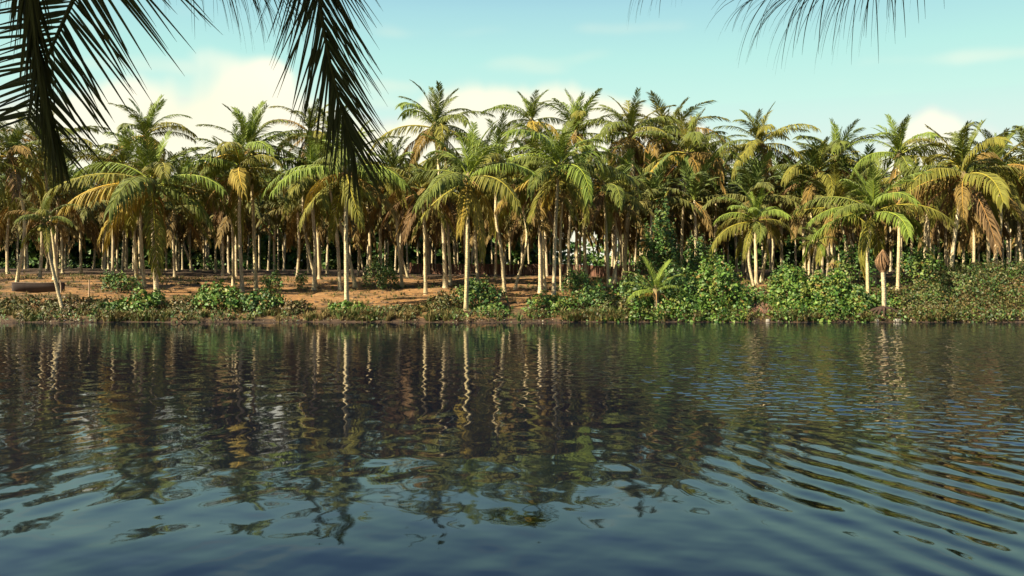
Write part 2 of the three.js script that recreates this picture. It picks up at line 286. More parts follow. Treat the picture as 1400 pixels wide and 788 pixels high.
// pixel of the foot, pixel of the crown's heart, frond length in metres, how green, number of fronds, label; the distance is where the foot meets the bank
const G1 = 'coconut palms along the front of the grove';
const LIST = [
  { f: [86, 428], t: [61, 303], v: [[77, 390], [67, 345]], L: 2.5, k: 'dry', n: 20, l: 'short leaning palm with drooping orange fronds over the low shore shrubs', r: 0.14 },
  { f: [79, 386], t: [58, 205], L: 4.2, k: 'dry', n: 34, l: 'tall shaggy brown palm behind the short leaning palm' },
  { f: [22, 392], t: [14, 215], L: 3.8, k: 'dry', n: 30, l: 'dry palm between the dark boat and the river bend' },
  { f: [-30, 396], t: [-38, 225], L: 3.6, k: 'mixed', n: 26, l: 'straight palm standing past the dark boat' },
  { f: [214, 404], t: [207, 252], v: [[210, 330]], L: 3.9, k: 'mixed', n: 30, l: 'thick-trunked palm with wide crown behind the glossy shore shrub', r: 0.23 },
  { f: [197, 392], t: [200, 186], v: [[192, 300]], L: 3.7, k: 'mixed', n: 26, l: 'tall green palm rising above the thick-trunked palm', r: 0.16, s: 0.4 },
  { f: [187, 395], t: [168, 228], v: [[181, 300]], L: 3.8, k: 'mixed', n: 28, l: 'palm with slightly bent trunk beside the round bush on sand', r: 0.16 },
  { f: [167, 371], t: [160, 258], L: 4.6, k: 'dry', n: 26, l: 'slim palm at the edge of the sand behind the round bush', r: 0.2 },
  { f: [264, 372], t: [256, 258], L: 4.6, k: 'dry', n: 26, l: 'slim palm at the back of the open orange sand', r: 0.2 },
  { f: [331, 399], t: [329, 232], v: [[327, 300]], L: 3.9, k: 'mixed', n: 28, l: 'pale straight palm in the middle of a close group of four', r: 0.18 },
  { f: [350, 397], t: [342, 208], v: [[347, 320]], L: 3.9, k: 'mixed', n: 28, l: 'dark-trunked palm with highest crown in a close group of four', r: 0.19, s: 0.5 },
  { f: [319, 391], t: [308, 243], v: [[317, 300]], L: 3.7, k: 'dry', n: 26, l: 'palm with thin dark-footed trunk in a close group of four', r: 0.16 },
  { f: [306, 374], t: [292, 262], L: 4.4, k: 'dry', n: 24, l: 'palm leaning back behind the close group of four', r: 0.22 },
  { f: [429, 397], t: [425, 243], v: [[431, 340], [427, 285]], L: 3.6, k: 'mixed', n: 26, l: 'pale curved palm with yellowing fronds beside the bent twin palms', r: 0.18 },
  { f: [432, 392], t: [424, 184], L: 3.6, k: 'dry', n: 28, l: 'tall palm with rust-coloured skirt behind the pale curved palm', r: 0.16 },
  { f: [474, 420], t: [473, 236], v: [[473, 330]], L: 4.0, k: 'mixed', n: 28, l: 'upright brown-trunked palm rooted on the open sandy shore', r: 0.19 },
  { f: [486, 393], t: [448, 262], v: [[474, 340], [457, 282]], L: 3.4, k: 'mixed', n: 22, l: 'strongly leaning pale palm crossing behind the upright shore palm', r: 0.19 },
  { f: [465, 397], t: [446, 240], v: [[461, 330], [455, 282]], L: 3.6, k: 'mixed', n: 24, l: 'slightly bent palm paired with the strongly leaning palm', r: 0.17 },
  { f: [550, 393], t: [538, 235], v: [[544, 330]], L: 3.7, k: 'mixed', n: 26, l: 'dark thin palm just past the dense round bush on sand', r: 0.16 },
  { f: [558, 381], t: [553, 268], L: 4.0, k: 'dry', n: 24, l: 'slim palm in shade behind the dense round bush', r: 0.17 },
  { f: [498, 377], t: [491, 330], L: 1.8, k: 'dry', n: 16, l: 'dwarf withered palm before the dark grove beside the round bush', r: 0.14 },
  { f: [582, 403], t: [577, 262], v: [[580, 310]], L: 3.6, k: 'dry', n: 26, l: 'grey-trunked palm between the round bush and the big shore shrub', r: 0.16 },
  { f: [609, 394], t: [594, 176], v: [[606, 315], [601, 240]], L: 3.4, k: 'mixed', n: 28, l: 'tallest palm with full star-shaped crown clear against the sky', r: 0.21, s: 0.6 },
  { f: [616, 390], t: [610, 268], L: 3.5, k: 'dry', n: 24, l: 'palm close behind the foot of the tallest palm', r: 0.18 },
  { f: [637, 428], t: [640, 246], v: [[639, 350]], L: 3.7, k: 'mixed', n: 28, l: 'cream-trunked palm standing right at the water on an earth foot', r: 0.185 },
  { f: [653, 388], t: [660, 232], v: [[650, 300]], L: 3.8, k: 'mixed', n: 26, l: 'white-trunked palm just behind the waterside palm', r: 0.19 },
  { f: [690, 401], t: [682, 224], v: [[685, 340], [678, 295]], L: 3.5, k: 'mixed', n: 24, l: 'palm with bowed pale trunk beside the bare sandy landing', r: 0.19 },
  { f: [704, 396], t: [705, 252], L: 3.6, k: 'dry', n: 26, l: 'very straight slender palm above the bare sandy landing', r: 0.145 },
  { f: [739, 401], t: [733, 255], v: [[738, 310]], L: 3.5, k: 'dry', n: 24, l: 'thick cream palm of a touching pair by the sandy landing', r: 0.2 },
  { f: [745, 397], t: [727, 167], v: [[741, 300]], L: 3.2, k: 'mixed', n: 26, l: 'tall palm of a touching pair with crown against white cloud', r: 0.15, s: 0.6 },
  { f: [757, 406], t: [764, 230], v: [[759, 320]], L: 4.2, k: 'bright', n: 32, l: 'dark-trunked palm carrying the widest yellow-green crown of the grove', r: 0.17 },
  { f: [767, 397], t: [770, 265], L: 3.4, k: 'dry', n: 20, l: 'thin palm close behind the widest yellow-green crown', r: 0.13 },
  { f: [789, 378], t: [788, 184], v: [[788, 290]], L: 4.0, k: 'mixed', n: 28, l: 'tall white-trunked palm rising behind the widest crown', r: 0.22, s: 0.6 },
  { f: [802, 384], t: [797, 245], v: [[797, 300]], L: 3.7, k: 'dry', n: 24, l: 'grey palm in front of the rusty fence end', r: 0.19 },
  { f: [832, 394], t: [826, 256], L: 3.6, k: 'dry', n: 26, l: 'cream palm of a slim twin pair before the rusty fence', r: 0.165 },
  { f: [835, 392], t: [838, 282], L: 3.4, k: 'dry', n: 18, l: 'shorter palm of a slim twin pair before the rusty fence', r: 0.13 },
  { f: [845, 378], t: [846, 262], L: 3.9, k: 'dry', n: 22, l: 'slender palm behind the twin pair at the fence', r: 0.17 },
  { f: [853, 381], t: [863, 186], v: [[858, 310], [866, 240]], L: 3.3, k: 'dry', n: 34, l: 'tall leaning palm with long shaggy brown skirt beside the tall bush', r: 0.26 },
  { f: [869, 378], t: [873, 235], L: 4.0, k: 'dry', n: 26, l: 'pale palm close beside the tall shaggy leaning palm', r: 0.18 },
  { f: [912, 378], t: [912, 200], v: [[915, 310]], L: 4.1, k: 'dry', n: 36, l: 'tall palm with heavy brown skirt directly behind the tall bush', r: 0.25 },
  { f: [931, 384], t: [941, 212], v: [[934, 290]], L: 3.9, k: 'dry', n: 30, l: 'brown-trunked palm just past the tall bush', r: 0.2 },
  { f: [962, 374], t: [962, 222], L: 4.4, k: 'dry', n: 26, l: 'palm with grey-green feathery crown behind the brown-trunked palm', r: 0.2 },
  { f: [978, 370], t: [979, 240], L: 4.6, k: 'bright', n: 22, l: 'small light green crown showing between two brown palms', r: 0.18 },
  { f: [1041, 386], t: [1041, 198], L: 3.9, k: 'dry', n: 32, l: 'tall palm with orange fronds above the fresh green palm', r: 0.17 },
  { f: [1033, 402], t: [1033, 303], L: 3.1, k: 'bright', n: 28, l: 'fresh green palm of middle height above the eroded root path', r: 0.15, s: 0.7 },
  { f: [1106, 390], t: [1118, 236], v: [[1109, 300]], L: 4.2, k: 'dry', n: 28, l: 'pale palm of a close pair behind the small green palm', r: 0.16 },
  { f: [1121, 388], t: [1142, 218], v: [[1110, 300], [1122, 255]], L: 4.4, k: 'mixed', n: 32, l: 'high-crowned palm of a close pair behind the small green palm', r: 0.17 },
  { f: [1115, 400], t: [1117, 331], L: 1.9, k: 'bright', n: 16, l: 'small young palm with narrow pale trunk over the vine bank', r: 0.11, s: 0.2 },
  { f: [1141, 407], t: [1139, 360], L: 0.95, k: 'bright', n: 12, l: 'tiny palm with withered skirt standing in the vines', r: 0.1 },
  { f: [1148, 390], t: [1142, 285], L: 3.4, k: 'dry', n: 20, l: 'pale palm between the tiny palm and the broad bright palm', r: 0.19 },
  { f: [1187, 414], t: [1194, 291], v: [[1187, 340]], L: 4.2, k: 'bright', n: 30, l: 'broad bright green palm with spreading fan crown near the dead palm', r: 0.16, s: 0.5 },
  { f: [1228, 398], t: [1230, 213], v: [[1230, 300]], L: 3.7, k: 'mixed', n: 28, l: 'tall open-crowned palm behind the dead palm', r: 0.17, s: 0.5 },
  { f: [1300, 380], t: [1318, 240], v: [[1306, 320], [1314, 270]], L: 4.4, k: 'dry', n: 32, l: 'leaning palm with big brown crown above the leafy mound', r: 0.18, d: 50 },
  { f: [1265, 385], t: [1272, 255], L: 3.8, k: 'dry', n: 26, l: 'shaded palm between the tall open palm and the leafy mound', r: 0.17, d: 62 },
  { f: [1356, 380], t: [1362, 232], L: 4.0, k: 'dry', n: 28, l: 'upright brown palm further along the leafy mound', r: 0.17, d: 54 },
  { f: [1420, 380], t: [1414, 222], L: 4.0, k: 'mixed', n: 28, l: 'last palm at the far end of the leafy mound', r: 0.17, d: 56 },
];
LIST.forEach((q, i) => {
  const base = q.d ? onLand(q.f[0], q.d) : landAt(q.f[0], q.f[1]), d = -base.z, R = rng(i + 500);
  const dz = () => (R() - 0.5) * 0.8;
  palm({ base, top: at(q.t[0], q.t[1], d + dz()), via: q.v?.map((v) => at(v[0], v[1], d + dz() * 0.4)), L: q.L, kind: q.k, count: q.n, seed: i + 3, label: q.l, group: G1, r: q.r, skirt: q.s ?? 1 });
});

// palms deeper in the grove: too small to show single fronds
{
  const R = rng(4242), crowns = [], trunks = [];
  for (let s = 0; s < 5; s++) {
    const parts = [], n = 15;
    for (let k = 0; k < n; k++) {
      const cl = Math.min(5, Math.floor(Math.pow((k + 0.5) / n, 1.05) * 5.6)), g = LOWFROND[cl].clone(), sc = 3.8 * (0.85 + R() * 0.3);
      const col = [[0.085, 0.125, 0.024], [0.085, 0.115, 0.022], [0.10, 0.11, 0.022], [0.105, 0.11, 0.022], [0.12, 0.105, 0.024], [0.15, 0.10, 0.028], [0.15, 0.095, 0.03]][cl], ca = g.attributes.color;
      for (let q = 0; q < ca.count; q++) ca.setXYZ(q, ca.getX(q) * col[0], ca.getY(q) * col[1], ca.getZ(q) * col[2]);
      g.applyMatrix4(new THREE.Matrix4().compose(V(0, 0, 0), new THREE.Quaternion().setFromEuler(new THREE.Euler(0, k * 2.4 + R(), (R() - 0.5) * 0.2)), V(sc, sc, sc))); parts.push(g);
    }
    crowns.push(mergeGeometries(parts));
    const lean = (R() - 0.5) * 0.9;
    trunks.push(trunkGeo([V(0, 0, 0), V(lean * 0.2, 4, (R() - 0.5) * 0.3), V(lean, 8.4, 0)], 0.13, 0.095, 900 + s));
  }
  const crownMat = leafMat(1, 1, 1, 0.25), protos = [];
  for (let s = 0; s < 5; s++) { const g = new THREE.Group(); const t = mesh('trunk', trunks[s], M.trunk, g), c = mesh('crown', crowns[s], crownMat, g); c.position.set(trunks[s].attributes.position.getX(34 * 11), 8.3, 0); protos.push(g); }
  const spots = [];
  for (let row = 0; row < 11; row++) {
    const d = 64 + row * 7, step = 3.3 + row * 0.14;
    for (let x = -d * 0.66; x < d * 0.66; x += step) {
      const px = x / d * F + 700, xx = x + (R() - 0.5) * 2.4, dd = d + (R() - 0.5) * 5;
      if (R() < 0.2) continue;
      if (px > 738 && px < 842 && row > 5 && R() < 0.7) continue;             // the grove is thin here and sky shows under the crowns
      if (px > 90 && px < 420 && dd < 76) continue;              // open sand
      spots.push([xx, dd, row]);
    }
  }
  for (const [x, d, row] of spots) {
    const o = protos[Math.floor(R() * 5)].clone(); o.name = numbered('grove_palm'); scene.add(o);
    o.position.set(x, G(x, -d), -d); o.rotation.y = R() * 6.28;
    const topPy = (row < 2 ? 282 : 298) + (R() - 0.45) * 46, want = EYE + (HOR - topPy) / F * d - o.position.y, sy = Math.min(1.6, Math.max(0.72, want / 8.3));
    o.children[0].scale.y = sy; o.children[1].position.y = 8.3 * sy; o.children[1].rotation.y = R() * 6.28; o.children[1].scale.setScalar((row < 2 ? 0.85 : 1.12) + R() * 0.3);
    tag(o, 'slender palm deep inside the shaded grove', 'palm tree', 'palms deep in the grove');
  }
  // palms of the near bank: out of view, they shade the fronds that hang into it
  for (const [x, z, s] of [[-8.5, -1, 1], [-7, 3, 1.12], [-12.5, 0.5, 1.25], [-11, 5, 1.35], [-5, 6.5, 1.2], [-16, 3, 1.5], [5.2, -0.5, 1.0], [-1.5, 5, 1.15]]) {
    const o = protos[Math.floor(R() * 5)].clone(); o.name = numbered('near_bank_palm'); scene.add(o); o.position.set(x, G(x, z), z); o.rotation.y = R() * 6.28; o.children[0].scale.y = s; o.children[1].position.y = 8.3 * s; o.children[1].scale.setScalar(1.1);
    tag(o, 'coconut palm of the near bank shading the overhanging fronds', 'palm tree', 'palms on the near bank');
  }
}

// ------------------------------------------------------------------ the dead palm, the young rosette palm
{
  const base = onLand(1209, 44.75), d = -base.z, t = thing('dead_palm', base, 'dead palm with white trunk and folded brown frond bundle on exposed roots', 'palm tree');
  const rel = (px, py) => at(px, py, d).sub(base);
  mesh('trunk', trunkGeo([V(0, 0, 0), rel(1209, 400), rel(1207.5, 369)], 0.115, 0.11, 71), M.trunk, t);
  const b = new Buf(), R = rng(8), top = rel(1207.5, 371);
  for (let k = 0; k < 90; k++) {
    const a = R() * 6.28, rr = 0.12 + R() * 0.3, h = 0.75 + R() * 0.35, pts = [];
    for (let j = 0; j <= 6; j++) { const u = j / 6, w = rr * Math.sin(Math.PI * Math.min(1, 0.1 + u * 0.86)); pts.push(top.clone().add(V(Math.cos(a + u * 0.5) * w, u * h + 0.05 * Math.sin(k + j), Math.sin(a + u * 0.5) * w))); }
    const v = 0.5 + R() * 0.7; tubeInto(b, pts, pts.map(() => 0.013 + R() * 0.014), 3, [0.27 * v, 0.155 * v, 0.075 * v], false);
  }
  tubeInto(b, [top.clone(), top.clone().add(V(0, 0.3, 0)), top.clone().add(V(0, 0.7, 0)), top.clone().add(V(0, 0.95, 0))], [0.13, 0.22, 0.22, 0.06], 8, [0.12, 0.07, 0.035]);
  mesh('frond_bundle', b.geo(), M.plain, t);
  for (let k = 0; k < 16; k++) {
    const rb = new Buf(), a = (k / 16) * 6.28 + R() * 0.3, L = 0.6 + R() * 0.6, e = V(Math.cos(a) * L, 0, Math.sin(a) * L * 0.6); e.y = Math.max(-base.y - 0.05, G(base.x + e.x, base.z + e.z) - base.y) + 0.02;
    tubeInto(rb, [V(0, 0.42, 0), V(e.x * 0.35, 0.34, e.z * 0.35), V(e.x * 0.75, lerp(0.3, e.y, 0.6) + 0.08 * R(), e.z * 0.75), e], [0.09, 0.07, 0.05, 0.025], 6, [0.085, 0.05, 0.034]);
    mesh('root', rb.geo(), M.soil, t);
  }
}
{
  const base = onLand(897, 45.1), t = thing('young_palm', base, 'young low palm with upright fresh fronds among the vines', 'palm tree'), up = at(896, 400, 45.1).y - base.y;
  mesh('trunk', trunkGeo([V(0, 0, 0), V(0.03, up * 0.5, 0), V(0, up, 0)], 0.11, 0.1, 55), M.trunk, t);
  const c = mesh('crown', HEARTS[1], M.plain, t); c.position.y = up;
  const R = rng(61);
  [[0, 0.5, 1], [0, 2.2, 1.05], [1, 3.3, 1.05], [1, 0.1, 0.9], [1, 4.9, 0.9], [2, 2.9, 0.95], [2, 1.2, 0.85], [3, 3.5, 1], [2, 5.6, 0.9], [4, 3.15, 0.75]].forEach(([k, a, s]) => { const f = mesh(k === 4 ? 'dead_frond' : 'frond', FROND[k][Math.floor(R() * 3)], k === 4 ? M.yellow : M.young, c); f.rotation.y = a; f.scale.setScalar(1.95 * s); });
}

// ------------------------------------------------------------------ shrubs, vines and grass
const GREEN = [[0.05, 0.115, 0.02], [0.085, 0.16, 0.028], [0.035, 0.085, 0.02], [0.13, 0.18, 0.035]], OLIVE = [[0.10, 0.105, 0.03], [0.07, 0.085, 0.022], [0.13, 0.10, 0.035], [0.055, 0.075, 0.02]], BRIGHT = [[0.085, 0.17, 0.025], [0.12, 0.2, 0.03], [0.055, 0.125, 0.02], [0.17, 0.2, 0.035]], MIXED = [[0.05, 0.10, 0.02], [0.08, 0.13, 0.026], [0.10, 0.105, 0.03], [0.04, 0.08, 0.02], [0.12, 0.10, 0.035]], RUST = [[0.13, 0.08, 0.03], [0.10, 0.075, 0.028], [0.075, 0.085, 0.022]];
function leafInto(b, p, n, size, c, R) { // an ovate leaf folded along its midrib
  const a = R() * 6.28, t = Math.abs(n.y) > 0.95 ? V(1, 0, 0) : V(0, 1, 0), u = t.cross(n).normalize(), v = n.clone().cross(u), dir = u.clone().multiplyScalar(Math.cos(a)).addScaledVector(v, Math.sin(a)), side = dir.clone().cross(n).normalize();
  const up = n.clone().multiplyScalar(size * 0.12), k = size * (0.28 + R() * 0.12);
  const e0 = b.v(p, c), l = b.v(p.clone().addScaledVector(dir, size * 0.45).addScaledVector(side, k).add(up), c), r = b.v(p.clone().addScaledVector(dir, size * 0.45).addScaledVector(side, -k).add(up), c), m = b.v(p.clone().addScaledVector(dir, size * 0.5), c), e = b.v(p.clone().addScaledVector(dir, size).addScaledVector(n, -size * 0.2), c);
  b.t(e0, m, l); b.t(e0, r, m); b.t(l, m, e); b.t(m, r, e);
}
let bushSeed = 20;
function shrub(name, px, d, wpx, py, { deep, leaf = 0.17, n: n0 = 900, pal = GREEN, label, group, lumps = 1, category = 'shrub' }) {
  const n = Math.round(n0 * 1.6), c = onLand(px, d), R = rng(++bushSeed * 91), rx = wpx / F * d / 2 * 1.12, rz = deep ?? rx * 0.8, h = Math.max(0.25, EYE + (HOR - py) / F * d - c.y);
  const t = thing(name, c, label, category, group), b = new Buf(), st = new Buf(), sd = bushSeed * 3.3;
  for (let k = 0; k < n; k++) {
    const a = R() * 6.28, q = Math.sqrt(R()) * (0.8 + 0.45 * nz(Math.cos(a) * 2 + sd, Math.sin(a) * 2)), x = Math.cos(a) * q * rx, z = Math.sin(a) * q * rz;
    const bump = 0.68 + 0.75 * nz(x * 1.7 * lumps / Math.max(0.6, rx * 0.6) + sd, z * 1.7 + sd, 4) + 0.22 * nz(x * 4 + sd, z * 4, 2), dome = h * Math.sqrt(Math.max(0.05, 1 - q * q)) * Math.max(0.25, bump + 0.25), u = Math.pow(R(), 0.42);
    const gy = Math.max(0.02, G(c.x + x, c.z + z)) - c.y, p = V(x, gy + dome * 1.18 * u, z);
    const nn = V(x / rx * 0.8 + (R() - 0.5) * 1.9, 0.6 + (R() - 0.5) * 1.1, z / rz * 0.8 + 0.15 + (R() - 0.5) * 1.9).normalize();
    const sp = 0.5 + 1.1 * nz(x * 1.3 + sd, z * 1.3, 6), pc = pal[Math.max(0, Math.min(pal.length - 1, Math.floor((sp * 0.6 + R() * 0.5) * pal.length)))], v = 0.6 + R() * 0.65, dry = R() < 0.05; leafInto(b, p, nn, leaf * (0.5 + 1.15 * R() * R()), dry ? [0.22, 0.15, 0.04] : pc.map((w) => w * v), R);
  }
  for (let k = 0; k < 7; k++) { const a = R() * 6.28, x = Math.cos(a) * rx * 0.55 * R(), z = Math.sin(a) * rz * 0.55 * R(), g0 = Math.max(-0.05, G(c.x + x * 0.3, c.z + z * 0.3)) - c.y; tubeInto(st, [V(x * 0.3, g0 - 0.06, z * 0.3), V(x * 0.7, g0 + h * 0.35, z * 0.7), V(x, g0 + h * 0.7, z)], [0.03, 0.02, 0.008], 4, [0.11, 0.075, 0.045]); }
  mesh('foliage', b.geo(), M.bush, t); mesh('stems', st.geo(), M.plain, t);
  return t;
}
const GS = 'shrubs along the far waterline';
[
  ['shore_shrub', 20, 45.6, 110, 412, { pal: OLIVE, n: 700, deep: 1.3, label: 'straggly olive shrub on the bank below the dark boat', group: GS }],
  ['shore_shrub', 90, 45.6, 80, 410, { pal: RUST, n: 600, deep: 1.2, label: 'rusty straggling shrub around the foot of the leaning palm', group: GS }],
  ['shore_shrub', 130, 45.8, 50, 412, { pal: OLIVE, n: 420, deep: 1.2, label: 'low olive shrub between the leaning palm and the glossy shrub', group: GS }],
  ['shore_shrub', 196, 45.7, 66, 403, { pal: BRIGHT, n: 800, leaf: 0.2, deep: 1.3, label: 'glossy green shrub overhanging the water below the thick palm', group: GS }],
  ['shore_shrub', 158, 45.5, 46, 416, { pal: GREEN, n: 420, deep: 1.0, label: 'low green shrub beside the glossy overhanging shrub', group: GS }],
  ['bank_bush', 163, 52, 62, 376, { pal: GREEN, n: 900, leaf: 0.15, deep: 1.2, label: 'rounded leafy bush on the sand before the slim palms', group: 'bushes on the sand' }],
  ['shore_shrub', 250, 45.4, 50, 414, { pal: OLIVE, n: 420, deep: 0.9, label: 'dry olive shrub between two green shore shrubs', group: GS }],
  ['shore_shrub', 300, 45.9, 84, 396, { pal: BRIGHT, n: 1100, leaf: 0.2, deep: 1.4, label: 'wide green shrub below the close group of four palms', group: GS }],
  ['shore_shrub', 356, 45.8, 76, 402, { pal: GREEN, n: 900, leaf: 0.19, deep: 1.3, label: 'leafy green shrub beside the wide one below four palms', group: GS }],
  ['shore_shrub', 404, 45.4, 50, 415, { pal: RUST, n: 450, deep: 0.9, label: 'brown withered shrub hanging over the earth edge', group: GS }],
  ['bank_bush', 372, 53, 31, 374, { pal: GREEN, n: 600, leaf: 0.13, deep: 0.7, label: 'small round bush alone on sand right of the group of four palms', group: 'bushes on the sand' }],
  ['bank_bush', 411, 55, 18, 374, { pal: GREEN, n: 170, leaf: 0.15, deep: 0.4, label: 'thin upright plant on sand by the pale curved palm', group: 'bushes on the sand' }],
  ['shore_shrub', 472, 45.6, 62, 416, { pal: BRIGHT, n: 600, leaf: 0.18, deep: 0.9, label: 'low bright shrub at the foot of the upright shore palm', group: GS }],
  ['shore_shrub', 545, 45.3, 84, 419, { pal: OLIVE, n: 700, leaf: 0.14, deep: 0.8, label: 'low dry olive shrub on the bank below the round bush', group: GS }],
  ['bank_bush', 521, 57, 52, 361, { pal: GREEN, n: 1500, leaf: 0.14, deep: 1.3, label: 'dense round green bush on the sand, largest there', group: 'bushes on the sand' }],
  ['shore_shrub', 607, 45.8, 46, 403, { pal: OLIVE, n: 600, leaf: 0.17, deep: 1.1, label: 'olive half of the shrub left beside the waterside palm', group: GS }],
  ['shore_shrub', 654, 46.5, 74, 390, { pal: GREEN, n: 1300, leaf: 0.18, deep: 1.4, label: 'big dark green shrub behind the waterside palm', group: GS }],
  ['shore_shrub', 672, 45.2, 52, 417, { pal: GREEN, n: 600, leaf: 0.18, deep: 0.8, label: 'hanging green shrub over water beside the waterside palm', group: GS }],
  ['shore_shrub', 755, 45.7, 74, 404, { pal: BRIGHT, n: 900, leaf: 0.17, deep: 1.1, label: 'pointed green shrub past the bare sandy landing', group: GS }],
  ['bank_bush', 790, 52, 50, 374, { pal: GREEN, n: 700, leaf: 0.17, deep: 1.0, label: 'leafy bush in shade below the tall white-trunked palm', group: 'bushes on the sand' }],
  ['shore_shrub', 812, 46.6, 60, 394, { pal: GREEN, n: 800, leaf: 0.18, deep: 1.3, label: 'green vine shrub below the twin palms', group: GS }],
  ['shore_shrub', 845, 45.5, 60, 408, { pal: OLIVE, n: 700, leaf: 0.14, deep: 1.0, label: 'yellowish grassy shrub at water below the young palm', group: GS }],
  ['tall_bush', 903, 56, 62, 308, { pal: GREEN, n: 2400, leaf: 0.21, deep: 1.5, lumps: 2, label: 'tall leafy green bush standing behind the young palm', group: 'bushes behind the vine bank' }],
  ['tall_bush', 958, 58, 62, 336, { pal: GREEN, n: 1400, leaf: 0.2, deep: 1.4, label: 'leafy bush between the tall bush and the fresh green palm', group: 'bushes behind the vine bank' }],
  ['vine_shrub', 872, 47, 60, 384, { pal: GREEN, n: 1000, leaf: 0.19, deep: 1.7, label: 'vine-covered shrub just before the young palm', group: GS }],
  ['vine_shrub', 930, 46.8, 84, 378, { pal: GREEN, n: 1700, leaf: 0.2, deep: 2.0, label: 'thick vine bank between young palm and fresh green palm', group: GS }],
  ['vine_shrub', 982, 46.6, 72, 366, { pal: BRIGHT, n: 1900, leaf: 0.2, deep: 2.0, label: 'highest lush vine bank beside the eroded root path', group: GS }],
  ['vine_shrub', 950, 45.2, 112, 404, { pal: BRIGHT, n: 1300, leaf: 0.19, deep: 0.9, label: 'bright vines trailing into water before the thick vine bank', group: GS }],
  ['vine_shrub', 1084, 46.8, 60, 380, { pal: BRIGHT, n: 1500, leaf: 0.2, deep: 1.9, label: 'bright vine bank just past the eroded root path', group: GS }],
  ['vine_shrub', 1130, 46.6, 80, 384, { pal: BRIGHT, n: 1700, leaf: 0.2, deep: 1.8, label: 'bright vine bank around the tiny palm', group: GS }],
  ['vine_shrub', 1170, 46.0, 46, 398, { pal: GREEN, n: 1000, leaf: 0.19, deep: 1.3, label: 'vine bank around the foot of the broad bright palm', group: GS }],
  ['vine_shrub', 1126, 45.1, 132, 412, { pal: BRIGHT, n: 1500, leaf: 0.19, deep: 0.8, label: 'low yellow-green vines along the water before the tiny palm', group: GS }],
  ['tall_bush', 1170, 59, 70, 346, { pal: GREEN, n: 1100, leaf: 0.22, deep: 1.6, label: 'leafy bush in shade behind the broad bright palm', group: 'bushes behind the vine bank' }],
  ['tall_bush', 1258, 60, 70, 348, { pal: GREEN, n: 1100, leaf: 0.22, deep: 1.6, label: 'leafy bush in shade behind the dead palm', group: 'bushes behind the vine bank' }],
  ['tall_bush', 1080, 57, 60, 366, { pal: GREEN, n: 800, leaf: 0.2, deep: 1.3, label: 'leafy bush behind the bright vine bank past the root path', group: 'bushes behind the vine bank' }],
  ['mound_shrub', 1268, 46.8, 74, 392, { pal: MIXED, n: 1500, leaf: 0.13, deep: 2.0, label: 'small-leaved olive shrub on the mound beside the dead palm', group: GS }],
  ['mound_shrub', 1320, 47.2, 100, 372, { pal: MIXED, n: 2300, leaf: 0.13, deep: 2.4, label: 'small-leaved olive shrub covering the middle of the mound', group: GS }],
  ['mound_shrub', 1385, 47.2, 100, 368, { pal: MIXED, n: 2000, leaf: 0.13, deep: 2.4, label: 'small-leaved olive shrub at the far end of the mound', group: GS }],
  ['mound_shrub', 1310, 45.3, 190, 412, { pal: OLIVE, n: 1700, leaf: 0.13, deep: 0.9, label: 'brownish shrub fringe along the water below the mound', group: GS }],
].forEach((a) => shrub(...a));

{ // undergrowth and far wood: nobody could count it
  const R = rng(5151), b = new Buf();
  const clump = (px, d, w, h, n, size) => { const c = onLand(px, d); for (let k = 0; k < n; k++) { const x = (R() + R() - 1) * w, z = (R() - 0.5) * 3, y = Math.pow(R(), 0.7) * h * Math.sqrt(Math.max(0.1, 1 - (x / w) ** 2)); const pc = GREEN[Math.floor(R() * 4)], v = 0.7 + R() * 0.5; leafInto(b, c.clone().add(V(x, y, z)), V(R() - 0.5, R() - 0.2, R() - 0.2).normalize(), size * (0.6 + R() * 0.8), pc.map((q) => q * v), R); } };
  for (let px = -80; px < 1480; px += 22) { const gap = px > 738 && px < 868, d = 104 + R() * 18; if (!gap && R() < 0.78) continue; clump(px + R() * 16, d, 1.6 + R() * 1.5, gap ? 0.6 + R() * 1.6 : 0.8 + R() * 1.5, gap ? 100 : 130, 0.34); }
  for (let px = -120; px < 1520; px += 15) { if (px > 738 && px < 862) continue; const d = 132 + R() * 8; clump(px, d, 3, 7 + R() * 5, 260, 1.3); clump(px + 7, d + 14, 3, 8 + R() * 5, 260, 1.6); }
  for (let px = 745; px < 860; px += 16) clump(px, 150, 3, 2 + R() * 3.5, 130, 0.8);
  tag(mesh('undergrowth', b.geo(), M.bush), 'dark leafy undergrowth and far wood behind the palm trunks', 'undergrowth', null, 'stuff');
}
